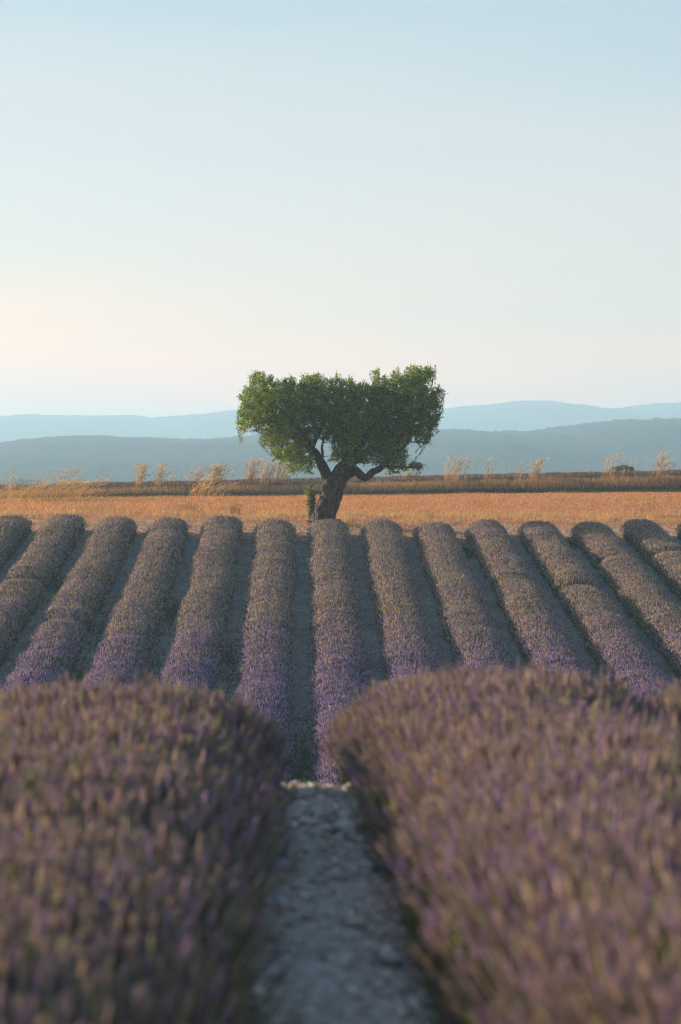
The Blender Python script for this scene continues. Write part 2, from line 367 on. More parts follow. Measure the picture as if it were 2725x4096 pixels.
def hedge(x0, Y0, Y1, W, H, dens, label, seed, near=False, drift=0., pc=.85, ps=.8,  purple=None, notches=(), tmin=.04, hl=.085, hw=.0095, up=.5, slen=(.16, .30)):
    rg = np.random.default_rng(seed)
    def cx(Y): return x0 + drift * (10 - Y) + noise1(Y, seed, .35, 3) * .045
    def ww(Y): return W * (1 + .06 * noise1(Y, seed + 1, 1.1, 4))
    def ends(Y):
        a = np.clip((Y - Y0) / .75, 0, 1); b = np.clip((Y1 - Y) / .75, 0, 1)
        e = np.sqrt(1 - (1 - a) ** 2) * np.sqrt(1 - (1 - b) ** 2)
        for yn, wd, dp in notches: e = e * (1 - dp * np.exp(-((Y - yn) / wd) ** 2))
        return e
    def Pf(Y, t):
        e = ends(Y); wv = ww(Y) * (.35 + .65 * e); hv = H * (1 + .07 * noise1(Y, seed + 2, .9, 4)) * e
        lump = 1 + .06 * noise2(Y * 1.0, t * .9, seed + 3, 2.6, 4)
        s, c = np.sin(t), np.cos(t)
        x = cx(Y) - wv * lump * np.sign(c) * np.abs(c) ** pc
        z = hv * lump * np.abs(s) ** ps
        return np.stack([x, Y, G(cx(Y) + 0 * x, Y) + z - .03], -1)
    th = np.linspace(0, np.pi, 15); ys = np.arange(Y0, Y1 + .01, .12 if near else .2)
    ys[0] = Y0 + 1e-3; ys[-1] = Y1 - 1e-3
    TT, YY = np.meshgrid(th, ys); core = Pf(YY, TT)
    ctr = np.stack([cx(YY), YY, G(cx(YY), YY)], -1)
    core = ctr + (core - ctr) * (np.array([.84, 1, .74]) if near else np.array([.90, 1, .82])) + rg.normal(0, .012, core.shape)
    nx = len(th); i = (np.arange(len(ys) - 1)[:, None] * nx + np.arange(nx - 1)[None]).ravel()
    q = np.stack([i, i + nx, i + nx + 1, i + 1], -1)
    root = empty('lavender_hedge', (x0, (Y0 + Y1) / 2, float(G(x0, (Y0 + Y1) / 2))))
    tag(root, label, 'lavender', 'near lavender hedges' if near else 'lavender hedges on the slope')
    off = -np.array(root.location)
    fol = MB(); fol.add(core.reshape(-1, 3), q, c=np.array([.085, .07, .05]) if near else np.array([.05, .06, .03]))
    # flower stems
    n = int(dens * (Y1 - Y0) * (W + H) * 1.9)
    Y = rg.uniform(Y0 + .02, Y1 - .02, n); t = np.arccos(rg.uniform(-1, 1, n) * math.cos(tmin)) * .6 + rg.uniform(tmin, np.pi - tmin, n) * .4
    e = .02; P = Pf(Y, t); dY = Pf(np.clip(Y + e, Y0 + .001, Y1 - .001), t) - Pf(np.clip(Y - e, Y0 + .001, Y1 - .001), t); dT = Pf(Y, t + e) - Pf(Y, t - e)
    N = unit(np.cross(dY, dT)); N = np.where(N[:, 2:3] < -.2, -N, N)
    s_ = np.sign(N[:, 0] * np.cos(t)); N = np.where((s_ > 0)[:, None] & (np.abs(np.cos(t)) > .5)[:, None], -N, N)
    d = unit(N * .75 + np.array([0, 0, up]) + rg.normal(0, .15, (n, 3)))
    L = rg.uniform(*slen, n) * (.85 + .15 * noise1(Y, seed + 5, 9.)) * (.5 + .5 * ends(Y)) * np.where(rg.random(n) < .06, 1.35, 1)
    base = P - d * L[:, None] * .45; tip = P + d * L[:, None] * .45
    ok = base[:, 2] > G(base[:, 0], base[:, 1]) - .08; base, tip, d, L, Y, t = base[ok], tip[ok], d[ok], L[ok], Y[ok], t[ok]; n = len(Y)
    # colour of each flower head: state of bloom along the row
    pf = purple(Y) if purple else np.full(n, .3)
    pf = np.clip(pf + .15 * noise1(Y, seed + 8, 1.3), 0, 1)
    u = rg.random(n); u2 = rg.random((n, 1))
    c = np.where((u < pf)[:, None], C_PUR, np.where((u < pf + (1 - pf) * (.7 if near else .62))[:, None], C_BRN, C_STRAW))
    c = c * (.5 + 1.05 * u2); c = np.where((rg.random(n) < .12)[:, None], C_DUSK * 1.0, c)
    if not near: c = c * 1.12
    if near: c = (c * .6 + c.mean(0) * .4) * np.array([1.20, 1.18, 1.22])
    if near: c = np.where((rg.random(n) < .09)[:, None], np.array([.36, .37, .17]) * (.6 + .8 * u2), c)
    M = frames(d); hl_ = hl * rg.uniform(.7, 1.35, n); hw_ = hw * rg.uniform(.8, 1.2, n)
    tv, tf = WHORL if near else HEAD
    v, f, idx = scatter(tv, tf, M, tip - d * hl_[:, None] * .5, np.stack([hw_, hw_, hl_], 1))
    cc = c[idx]
    if near: cc = cc * (.8 + .4 * np.tile(rg.random(len(tv)), n))[:, None]
    fl = MB(); fl.add(v + off, f if near else None, None if near else f, cc)
    cs = np.where(rg.random((n, 1)) < .5, C_STEM, C_STEMG) * rg.uniform(.7, 1.4, (n, 1))
    sw = .0016 if near else .0032
    v, f, idx = scatter(*STEM, frames(tip - base), base, np.stack([np.full(n, sw), np.full(n, sw), L * .9], 1))
    fol.add(v, f, None, cs[idx])
    # short leafy shoots between the stems
    m = int(n * (.9 if near else .45)); Yq = rg.uniform(Y0 + .02, Y1 - .02, m); tq = rg.uniform(.0, np.pi, m)
    Pq = Pf(Yq, tq); cq = np.stack([cx(Yq), Yq, G(cx(Yq), Yq)], -1); dq = unit((Pq - cq) * np.array([1, 0, 1.2]) + rg.normal(0, .1, (m, 3)) + np.array([0, 0, .12]))
    Lq = rg.uniform(.05, .11, m)
    v, f, idx = scatter(*STEM, frames(dq), Pq - dq * .10, np.stack([np.full(m, .004 if near else .008)] * 2 + [Lq], 1))
    fol.add(v, f, None, (np.array([.10, .12, .055]) * rg.uniform(.6, 1.6, (m, 1)))[idx])
    fol.v = [a + off for a in fol.v]
    fol.build('foliage', M_stem, root); fl.build('flowers', M_bloom, root)
    return root

def purple_mid(Y): return .18 + .70 * (1 - sm(51, 64, Y))
ORD = ['first', 'second', 'third', 'fourth', 'fifth', 'sixth', 'seventh', 'eighth']
for k in range(-7, 9):
    x0 = .85 + 1.7 * k
    # nearest distance at which the row is inside the picture
    edge = abs((784 + 860) - 695 if x0 > 0 else (0 - 80) - 695)
    ynear = max(39.0, abs(x0) * F / edge - 4) if abs(x0) > 1 else 39.0
    y0 = 39.0 if ynear < 45 else ynear - 3
    if y0 > 77.5: y0 = 74
    nts = {4: [(66.5, .28, .6)], 5: [(71.5, .25, .3)], -4: [(60.6, .5, .2)], -3: [(58.5, .5, .12)], -5: [(66.5, .4, .25)], 3: [(67.5, .5, .12)], 6: [(72.5, .3, .3)]}.get(k, [])
    if k == 0: lab = 'lavender hedge running straight down the slope from the foot of the almond tree'
    elif k == -1: lab = 'lavender hedge just left of the one that meets the almond trunk'
    else:
        side = 'right' if k > 0 else 'left'
        lab = f'{ORD[abs(k) - 1] if k > 0 else ORD[abs(k) - 1]} lavender hedge to the {side} of the hedge that meets the almond trunk'
    hedge(x0, y0, 79.0 + .25 * math.sin(k * 2.3), .64, .48, 440 if y0 < 50 else 380, lab, 100 + 10 * k, purple=purple_mid, notches=nts)

hedge(-.86, 3.4, 10.75, .74, .35, 1900, 'blurred lavender hedge in front, on the left of the stony path, with straw yellow stems', 300, pc=.82, ps=.72, near=True, purple=lambda Y: np.full(len(Y), .26), hl=.055, hw=.0040, slen=(.20, .36), up=.62)
hedge(.83, 3.4, 12.1, .62, .40, 1900, 'blurred brown and purple lavender hedge in front, on the right of the stony path', 310, pc=.85, ps=.8, near=True, purple=lambda Y: np.full(len(Y), .34), hl=.055, hw=.0040, slen=(.20, .36), up=.62, drift=.022)
hedge(2.15, 5.5, 12.0, .66, .42, 1100, 'blurred lavender hedge at the right edge of the picture behind the large one', 320, near=True, purple=lambda Y: np.full(len(Y), .3), hl=.055, hw=.0040, slen=(.20, .36), up=.62)

# ------------------------------------------------------------------ stones
ico_v = np.array([[0, 0, 1], [.894, 0, .447], [.276, .851, .447], [-.724, .526, .447], [-.724, -.526, .447], [.276, -.851, .447],
                  [.724, .526, -.447], [-.276, .851, -.447], [-.894, 0, -.447], [-.276, -.851, -.447], [.724, -.526, -.447], [0, 0, -1.]])
ico_v = ico_v * np.array([1.2, .8, .9]) * np.array([1, .8, 1.15, .9, 1.1, .85, 1.05, 1.2, .8, 1, .9, 1])[:, None]
ico_f = [[0, 1, 2], [0, 2, 3], [0, 3, 4], [0, 4, 5], [0, 5, 1], [1, 6, 2], [2, 7, 3], [3, 8, 4], [4, 9, 5], [5, 10, 1], [2, 6, 7], [3, 7, 8], [4, 8, 9], [5, 9, 10], [1, 10, 6], [11, 7, 6], [11, 8, 7], [11, 9, 8], [11, 10, 9], [11, 6, 10]]
def stones(X, Y, s, c):
    n = len(X); P = np.stack([X, Y, G(X, Y) + s * .15], -1)
    M = frames(np.array([[0, 0, 1.]]) + rng.normal(0, .25, (n, 3)))
    S = s[:, None] * rng.uniform(.7, 1.3, (n, 3)) * np.array([1, 1, .55])
    v, f, idx = scatter(ico_v, ico_f, M, P, S); return v, f, c[idx]
g = MB()
def addst(X, Y, s, c0, var=.35):
    c = np.asarray(c0) * rng.uniform(1 - var, 1 + var, (len(X), 1)); v, f, c = stones(X, Y, s, c); g.add(v, None, f, c)
STC = (.56, .49, .42)
n = 420; Y = rng.uniform(8.9, 10.6, n); X = rng.uniform(-.3, .5, n); addst(X, Y, rng.uniform(.018, .045, n), STC)
n = 60; Y = rng.uniform(5, 10.5, n); X = rng.uniform(-.12, .42, n); addst(X, Y, rng.uniform(.022, .04, n), (.44, .38, .33))
n = 5200; Y = rng.uniform(3.5, 13, n); X = rng.uniform(-.5, .75, n); addst(X, Y, rng.uniform(.004, .014, n) * np.where(rng.random(n) < .03, 2.6, 1), STC)
n = 1400; Y = rng.uniform(8.8, 12.5, n); X = rng.uniform(-.5, .75, n); addst(X, Y, rng.uniform(.008, .022, n), STC)
n = 700; Y = rng.uniform(5, 11, n); X = .22 + rng.normal(.0, .06, n) + (11 - Y) * .012; addst(X, Y, rng.uniform(.010, .024, n), STC)
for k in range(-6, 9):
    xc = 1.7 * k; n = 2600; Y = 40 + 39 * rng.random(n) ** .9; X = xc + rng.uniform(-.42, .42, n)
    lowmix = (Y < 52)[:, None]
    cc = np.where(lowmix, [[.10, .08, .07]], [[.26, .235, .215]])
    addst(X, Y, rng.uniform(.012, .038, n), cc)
n = 5000; Y = 79.2 + np.abs(rng.normal(0, 2.4, n)); X = rng.uniform(-14, 17, n); addst(X, Y, rng.uniform(.012, .04, n), (.46, .41, .35))
n = 1500; Y = rng.uniform(83, 109, n); X = rng.uniform(-17, 20, n); addst(X, Y, rng.uniform(.015, .035, n), (.45, .33, .22))
tag(g.build('gravel', M_stone), 'loose pale limestone pebbles and clods on the paths', 'gravel', kind='stuff')

# ------------------------------------------------------------------ grasses
BLADE = (np.array([[-1, 0, 0], [1, 0, 0], [-.75, .12, .5], [.75, .12, .5], [0, .45, 1.]]), [[0, 1, 3, 2]], [[2, 3, 4]])
def blades(mb, X, Y, H, Wd, cols, lean=(0, 0), spread=.3, zoff=-.01):
    n = len(X); P = np.stack([X, Y, G(X, Y) + zoff], -1)
    d = np.array([[lean[0], lean[1], 1.]]) + rng.normal(0, spread, (n, 3)) * np.array([1, 1, .15])
    M = frames(d); S = np.stack([Wd, H, H], 1)
    v, f, idx = scatter(BLADE[0], BLADE[1], M, P, S); t = (np.array(BLADE[2])[None] + (np.arange(n) * 5)[:, None, None]).reshape(-1, 3)
    mb.add(v, f, t, cols[idx])
def pick(n, cols, pr, var=.3):
    c = np.array(cols)[rng.choice(len(cols), n, p=pr)]; return c * rng.uniform(1 - var, 1 + var, (n, 1))

def clump_xy(n, x0, x1, y0, y1, k, s):
    cxs = rng.uniform(x0, x1, k); cys = rng.uniform(y0, y1, k); i = rng.integers(0, k, n)
    return cxs[i] + rng.normal(0, s, n), cys[i] + rng.normal(0, s, n)

# stubble of the orange field
g = MB(); n = 85000; Y = 82.2 + 28 * rng.random(n) ** .8; X = px2X(rng.uniform(-60, 1640, n), Y)
pt = noise2(X, Y * .5, 77, .8, 4)
cols = pick(n, [(.60, .25, .075), (.50, .185, .052), (.66, .42, .17), (.32, .18, .07), (.32, .28, .09)], [.42, .25, .17, .1, .06])
cols = np.where((pt > .55)[:, None] & (rng.random(n) < .4)[:, None], np.array([.32, .28, .09]), cols)
blades(g, X, Y, rng.uniform(.04, .11, n) * (1 + .5 * pt), rng.uniform(.006, .014, n), cols, spread=.45)
n = 9000; X, Y = clump_xy(n, -14, 17, 80.2, 84.5, 420, .14); blades(g, X, Y, rng.uniform(.05, .17, n), rng.uniform(.005, .01, n), pick(n, [(.60, .30, .13), (.60, .44, .22), (.26, .25, .09), (.5, .2, .08)], [.4, .25, .2, .15]), spread=.5)
n = 9000; X, Y = clump_xy(n, -14, 17, 82.5, 87, 170, .22); blades(g, X, Y, rng.uniform(.12, .32, n), rng.uniform(.004, .009, n), pick(n, [(.60, .33, .14), (.56, .42, .18), (.3, .3, .1)], [.6, .3, .1]), lean=(.15, 0), spread=.35)
tag(g.build('stubble', M_grass), 'orange tan dry stubble covering the field behind the almond tree', 'stubble', kind='stuff')

# grass on the bank
g = MB(); n = 26000; X = rng.uniform(-20, 24, n); Y = bank_foot(X) + rng.uniform(-.15, .75, n)
blades(g, X, Y, rng.uniform(.06, .17, n), rng.uniform(.006, .012, n), pick(n, [(.08, .10, .035), (.14, .15, .055), (.28, .22, .10)], [.5, .33, .17]), spread=.5)
n = 46000; X = rng.uniform(-20, 24, n); Y = bank_foot(X) + rng.uniform(.55, 2.3, n)
rt = .75 + .25 * noise1(X, 31, 1.3, 4)
blades(g, X, Y, rng.uniform(.14, .44, n) * rt * (.7 + .3 * sm(-16, -6, X)), rng.uniform(.005, .010, n), pick(n, [(.58, .29, .13), (.70, .44, .19), (.38, .20, .10), (.46, .38, .14), (.20, .21, .08)], [.36, .25, .17, .14, .08]), spread=.22)
tag(g.build('bank_grass', M_grass), 'rusty brown and dark green grass on the low bank across the field', 'grass', kind='stuff')

# second lavender field behind the bank: hedges that run along it
def cross_hedge(Yr, label, seed, dens=34):
    rg = np.random.default_rng(seed); x0, x1 = -19., 23.
    root = empty('lavender_hedge', (2, Yr, float(G(2., Yr)))); tag(root, label, 'lavender', 'lavender hedges on the far plateau'); off = -np.array(root.location)
    xs = np.arange(x0, x1, .25); th = np.linspace(0, np.pi, 9); TT, XX = np.meshgrid(th, xs)
    hh = .30 * (1 + .15 * noise1(XX, seed, 2.6))
    bf = bank_foot(XX) - 110
    core = np.stack([XX, Yr + bf - .55 * np.cos(TT), G(XX, Yr + bf) + hh * np.sin(TT) - .02], -1)
    nx = len(th); i = (np.arange(len(xs) - 1)[:, None] * nx + np.arange(nx - 1)[None]).ravel()
    fol = MB(); fol.add(core.reshape(-1, 3) + off, np.stack([i, i + 1, i + nx + 1, i + nx], -1), c=np.array([.07, .065, .035]))
    n = int(dens * (x1 - x0) * 10); X = rg.uniform(x0, x1, n); t = rg.uniform(.2, 2.9, n)
    P = np.stack([X, Yr + bank_foot(X) - 110 - .55 * np.cos(t), G(X, Yr + bank_foot(X) - 110) + .33 * (1 + .15 * noise1(X, seed, 2.6)) * np.sin(t)], -1)
    d = unit(np.stack([0 * t, -np.cos(t) * .6, np.sin(t) + .5], -1) + rg.normal(0, .14, (n, 3))); L = rg.uniform(.10, .22, n)
    u = rg.random(n)
    c = np.where((u < .45)[:, None], [[.34, .22, .25]], np.where((u < .8)[:, None], [[.46, .27, .17]], [[.42, .27, .13]])) * rg.uniform(.6, 1.3, (n, 1))
    v, f, idx = scatter(*HEAD, frames(d), P + d * L[:, None] * .5, np.stack([np.full(n, .012), np.full(n, .012), rg.uniform(.05, .08, n)], 1))
    fl = MB(); fl.add(v + off, None, f, c[idx])
    v, f, idx = scatter(*STEM, frames(d), P - d * L[:, None] * .5, np.stack([np.full(n, .004), np.full(n, .004), L * 1.05], 1))
    fol.add(v + off, f, None, (np.array([.24, .17, .08]) * rg.uniform(.6, 1.4, (n, 1)))[idx])
    fol.build('foliage', M_stem, root); fl.build('flowers', M_bloom, root)
cross_hedge(112.6, 'brownish purple lavender hedge along the top of the grassy bank, foremost one', 501)
cross_hedge(114.3, 'lavender hedge behind the foremost one on top of the bank', 502)

# tall pale grass tufts
def tuft(px, Yt, h, n, spread, lean, cols, label, group, zoff=0, wide=1., dens=12):
    X0 = px2X(px, Yt); z0 = float(G(X0, Yt)) + zoff
    root = empty('grass_tuft', (X0, Yt, z0)); tag(root, label, 'grass tuft', group)
    r0 = spread
    bx = rng.normal(0, r0, n); by = rng.normal(0, r0 * .6, n)
    bz = np.array(G(X0 + bx, Yt + by)) - z0 - .02
    L = h * rng.uniform(.38, 1.08, n); az = rng.normal(0, .3 if lean > .3 else .17, (n, 2))
    st, pn = MB(), MB()
    k = 7; s = np.linspace(0, 1, k)
    for i in range(n):
        lx = (lean + az[i, 0]) * L[i]; ly = az[i, 1] * L[i]
        px_ = bx[i] + lx * s ** 2.0; py_ = by[i] + ly * s ** 1.6; pz_ = bz[i] + L[i] * np.sin(s * (1.2 if lean > .5 else 1.5)) / (math.sin(1.2) if lean > .5 else 1.)
        pts = np.stack([px_, py_, pz_], -1); c = np.array(cols[0]) * rng.uniform(.75, 1.25)
        v, q = tube(pts, np.linspace(.0042, .0022, k) * wide, 3); st.add(v, q, None, c)
        m = dens; u = rng.uniform(.68, 1., m); bpt = np.stack([np.interp(u, s, pts[:, a]) for a in range(3)], -1)
        dd = unit(np.stack([np.full(m, lean * .8 + .15), np.zeros(m), np.full(m, 1. if lean < .5 else .5)], -1) + rng.normal(0, .28, (m, 3)))
        ln = rng.uniform(.035, .085, m) * h
        v, f, idx = scatter(*HEAD, frames(dd), bpt, np.stack([np.full(m, .0038 * wide)] * 2 + [ln], 1))
        pn.add(v, None, f, np.array(cols[1]) * rng.uniform(.75, 1.25, (m, 1))[idx])
    st.build('stems', M_plume, root); pn.build('seed_heads', M_plume, root)
    return root
PALE = [(.80, .64, .40), (.88, .78, .58)]
SKYL = 'pale feathery grass tufts on the bank skyline'
data = [  # px, height in px over bank, stalks, spread, where
    (18, 30, 14, .25, 'thin pale grass tuft on the bank at the far left edge'),
    (95, 26, 26, .42, 'low pale grass tuft on the bank in front of the distant trees'),
    (150, 30, 46, .35, 'bushy pale grass tuft right of the distant trees at far left'),
    (240, 22, 8, .3, 'few thin stalks on the bank, between the bushy left tufts and the tall slim one'),
    (320, 42, 46, .11, 'tall slim cream tuft with reddish base on the left bank'),
    (366, 38, 34, .14, 'tall narrow tuft second from the slim reddish one on the left bank'),
    (395, 26, 12, .20, 'sparse wispy tuft left of the broad cream clump'),
    (452, 30, 44, .20, 'left half of the broad cream clump, shorter and rounder'),
    (497, 36, 90, .22, 'dense broad cream tuft, the brightest one left of the almond tree'),
    (575, 46, 54, .13, 'tall pointed cream tuft just beyond the left tip of the crown'),
    (612, 38, 60, .24, 'rounded cream tuft under the left side of the crown'),
    (645, 40, 70, .24, 'cream tuft seen just left of the sapling below the crown'),
    (935, 26, 18, .24, 'thin tuft under the right end of the low branch'),
    (1045, 38, 50, .30, 'wide leaning tuft, first one right of the almond tree'),
    (1122, 34, 15, .16, 'sparse tuft with few stalks, second right of the almond tree'),
    (1190, 24, 14, .30, 'faint short tuft, third right of the almond tree'),
    (1232, 32, 42, .14, 'compact pale tuft, fourth right of the almond tree'),
    (1402, 36, 26, .17, 'tall thin tuft just left of the round green shrub'),
    (1440, 24, 8, .24, 'few tall stalks rising in front of the round green shrub'),
    (1515, 42, 34, .16, 'tall double tuft right of the round green shrub'),
    (1540, 24, 26, .10, 'short orange tinted tuft at the right end of the bank'),
]
for px, hp, n, sp_, lab in data:
    Yt = 112.0 + rng.uniform(-.2, .6); h = (hp * .9 + 27) / F * Yt
    tuft(px, Yt, h, int(n * 1.25), sp_, .16, PALE, lab, SKYL, dens=24, wide=1.7)
STRAW = [(.84, .62, .29), (.96, .80, .45)]
LG = 'windblown golden grass tufts in front of the bank'
low_gain = 1.35
low = [
    (20, 105.5, .60, 70, .55, .7, 'golden windblown grass tuft at the left edge, in front of the bank'),
    (75, 106.5, .62, 80, .55, .7, 'golden grass tuft below the distant trees'),
    (130, 105.8, .68, 95, .5, .7, 'thickest golden grass tuft at left, leaning right'),
    (178, 107, .70, 60, .35, .95, 'golden grass tuft with long stalks arching right'),
    (212, 105.2, .42, 16, .25, 1.1, 'low stalks bent right at the end of the golden grass'),
    (455, 103.0, .80, 34, .28, .45, 'golden seed heads standing in front of the bank, left of the sapling'),
    (490, 101.5, .60, 22, .25, .7, 'small arching golden tuft beside the taller seed heads'),
]
for px, Yt, h, n, sp_, ln, lab in low: tuft(px, Yt, h * low_gain, int(n * 1.0), sp_, ln, STRAW, lab, LG, wide=1.6, dens=16)
for px, Yt, h, n, sp_, lab in [(540, 86.5, .42, 60, .14, 'olive grass tuft behind the gap between the first and second hedges left of the trunk'), (425, 88, .50, 70, .40, 'rust coloured grass tuft at the left end of the headland'), (240, 87, .36, 60, .5, 'reddish grass tuft beside the hedge ends at left'), (1500, 87, .42, 60, .40, 'green tinged grass tuft near the right end of the headland'), (985, 85.5, .26, 26, .18, 'short dry tuft on the headland right of the almond tree')]:
    tuft(px, Yt, h, n, sp_, .25, [(.42, .27, .11), (.50, .36, .17)], lab, 'dry tufts along the headland', dens=7)

# weeds in the paths
g = MB(); n = 5200
spots = [(-5.1, 62, .28, 1.6), (-3.4, 56, .28, 2.6), (-1.7, 50, .3, 3.5), (-1.7, 58, .25, 1.5), (-5.1, 55, .25, 1.2), (-3.4, 64, .2, 1.), (0, 47, .2, 2.), (6.8, 47, .3, 2.4), (5.1, 75, .2, .6), (8.5, 77, .2, .5), (-6.8, 68, .25, 1.2), (0.1, 41, .15, 1.)]
idx = rng.integers(0, len(spots), n); S_ = np.array(spots)[idx]
X = S_[:, 0] + rng.normal(0, 1, n) * S_[:, 2] * .7; Y = S_[:, 1] + rng.normal(0, 1, n) * S_[:, 3]
blades(g, X, Y, rng.uniform(.05, .17, n), rng.uniform(.008, .02, n), pick(n, [(.05, .10, .04), (.09, .13, .05), (.13, .14, .06)], [.45, .35, .2]), spread=.7)
n = 420; X = rng.choice([-.12, -.02, .28, .33, .12, .02], n) + rng.normal(0, .03, n); Y = rng.choice([7.2, 10.6, 8.4, 9.6, 10.7, 10.8], n) + rng.normal(0, .1, n)
blades(g, X, Y, rng.uniform(.015, .05, n), rng.uniform(.002, .004, n), pick(n, [(.06, .12, .04), (.12, .16, .05), (.4, .3, .15)], [.4, .3, .3]), spread=.6)
n = 600; ii = rng.integers(0, 9, n); X = np.array([-.10, -.04, .02, .10, .2, .25, .29, .33, .36])[ii] + rng.normal(0, .018, n); Y = 10.0 + np.array([.1, .3, .0, .2, .15, .3, -.1, -.3, .1])[ii] + rng.normal(0, .05, n)
blades(g, X, Y, rng.uniform(.02, .075, n), rng.uniform(.002, .005, n), pick(n, [(.06, .12, .04), (.12, .16, .05), (.4, .3, .15)], [.4, .3, .3]), spread=.6)
tag(g.build('weeds', M_grass), 'small green weeds growing in the stony paths', 'weeds', kind='stuff')

# ------------------------------------------------------------------ almond tree
TY = 82.0; SC = .3486 / F * TY         # metres per unit of the tree drawing
TX = px2X(517.8 + 660 * .3486, TY); TZ = float(G(TX, TY))
ZREF = EYE + (1130 - (805.5 + 1090 * .3486)) / F * TY   # height of drawing line 1090
def T(x, y, d=0.): return np.array([(x - 660) * SC, d, ZREF - TZ + (1090 - y) * SC])
tree = empty('almond_tree', (TX, TY, TZ)); tag(tree, 'lone gnarled almond tree with a spreading green crown at the top of the slope', 'tree')
def limb(pts, sides=10, rough=.10, seed=0, n=None):
    P = np.array([T(p[0], p[1], p[2]) for p in pts]); r = np.array([p[3] for p in pts]) * SC
    n = n or len(pts) * 6; s = np.arange(len(pts)); u = np.linspace(0, len(pts) - 1, n)
    out = []
    for a in range(3):   # Catmull-Rom
        p = np.concatenate([[2 * P[0, a] - P[1, a]], P[:, a], [2 * P[-1, a] - P[-2, a]]]); i = np.minimum(u.astype(int), len(pts) - 2); t = u - i
        out.append(.5 * ((2 * p[i + 1]) + (-p[i] + p[i + 2]) * t + (2 * p[i] - 5 * p[i + 1] + 4 * p[i + 2] - p[i + 3]) * t ** 2 + (-p[i] + 3 * p[i + 1] - 3 * p[i + 2] + p[i + 3]) * t ** 3))
    C = np.stack(out, -1); rr = np.interp(u, s, r)
    v, q = tube(C, rr, sides, rough, seed)
    k = len(v); top = [[k - sides + j, k - sides + (j + 1) % sides, k] for j in range(sides)]
    v = np.concatenate([v, C[-1:] + unit(C[-1:] - C[-2:-1]) * rr[-1] * .5]); return v, q, top, C, rr
tr = MB(); SK = []
def add_limb(pts, sides=14, rough=.10, seed=0):
    v, q, t, C, rr = limb(pts, sides, rough, seed); tr.add(v, q, t); SK.append(C); return C
add_limb([(640, 1190, 0, 120), (655, 1150, 0, 95), (655, 1105, 0, 72), (678, 1045, .0, 66), (706, 970, 0, 70), (722, 900, 0, 73), (724, 850, 0, 66)], 36, .2, 1)
add_limb([(600, 1140, .1, 40), (612, 1080, .1, 34), (622, 1035, .08, 26), (648, 1000, .0, 20)], 12, .15, 2)
add_limb([(635, 1000, -.1, 12), (640, 982, -.12, 20), (652, 968, -.1, 16)], 10, .1, 3)
add_limb([(712, 900, 0, 60), (682, 850, 0, 42), (655, 790, .02, 36), (628, 735, .05, 30), (602, 690, .1, 28), (560, 655, .1, 25), (515, 632, .1, 24), (490, 590, .15, 20), (472, 555, .2, 15), (452, 500, .2, 11), (430, 420, .25, 8)], 16, .12, 4)
add_limb([(560, 655, .1, 22), (590, 615, -.1, 15), (605, 580, -.2, 11), (640, 500, -.3, 9), (650, 400, -.3, 6)], 10, .1, 5)
add_limb([(636, 750, 0, 12), (645, 690, -.1, 10), (641, 640, -.15, 8), (655, 580, -.2, 6)], 8, .1, 6)
add_limb([(718, 890, 0, 58), (745, 830, -.1, 48), (765, 785, -.15, 42), (800, 760, -.1, 33), (850, 740, 0, 24), (910, 700, .1, 20), (960, 640, .3, 16), (1000, 540, .5, 13), (1030, 430, .6, 9)], 16, .13, 7)
add_limb([(735, 880, .05, 58), (775, 840, .05, 46), (815, 815, .05, 36), (860, 797, .0, 30), (885, 812, -.05, 26), (910, 835, -.1, 24), (945, 838, -.1, 24), (975, 808, -.1, 21), (1010, 792, -.1, 21), (1045, 765, -.1, 18), (1080, 725, -.1, 17), (1120, 690, -.1, 15), (1165, 655, -.1, 12), (1200, 610, 0, 10), (1240, 520, .1, 8)], 16, .13, 8)
add_limb([(770, 790, -.1, 34), (800, 700, .3, 22), (790, 600, .6, 16), (760, 500, .8, 12), (740, 400, .8, 9)], 12, .1, 9)
add_limb([(790, 770, -.1, 26), (860, 680, -.6, 18), (930, 560, -.9, 13), (950, 430, -1., 10)], 12, .1, 10)
add_limb([(602, 690, .1, 18), (560, 620, -.5, 14), (480, 520, -.9, 10), (400, 430, -1.1, 8)], 10, .1, 11)
add_limb([(515, 632, .1, 16), (430, 560, .5, 12), (330, 480, .6, 9), (240, 420, .5, 7)], 10, .1, 12)
add_limb([(1045, 765, -.1, 12), (1120, 770, -.1, 8), (1200, 775, 0, 6), (1260, 775, 0, 4)], 8, .1, 13)
# crown outline in drawing units
OUT = np.array([(165, 175), (200, 150), (255, 145), (285, 175), (320, 170), (335, 215), (370, 200), (420, 190), (455, 185), (490, 225), (515, 190), (545, 165), (590, 165), (625, 150), (655, 185), (700, 205), (735, 150), (765, 195), (800, 200), (840, 190), (865, 225), (900, 215), (940, 225), (965, 240), (955, 145), (1005, 125), (1030, 165), (1080, 185), (1110, 150), (1140, 115), (1160, 160), (1185, 160), (1205, 115), (1250, 102), (1300, 115), (1355, 105), (1388, 120), (1380, 200), (1350, 245), (1420, 250), (1448, 300), (1415, 350), (1440, 390), (1425, 470), (1390, 540), (1350, 600), (1320, 650), (1275, 640), (1225, 600), (1205, 660), (1200, 730), (1190, 765), (1240, 738), (1295, 752), (1303, 800), (1240, 790), (1190, 800), (1130, 812), (1085, 825), (1040, 790), (1000, 770), (950, 750), (900, 765), (850, 775), (800, 800), (770, 740), (700, 755), (675, 720), (690, 660), (640, 610), (600, 600), (590, 680), (620, 740), (600, 800), (555, 830), (520, 805), (435, 840), (415, 765), (310, 735), (292, 660), (220, 612), (250, 565), (180, 540), (95, 562), (82, 470), (92, 400), (92, 320), (130, 255), (175, 245)], float)
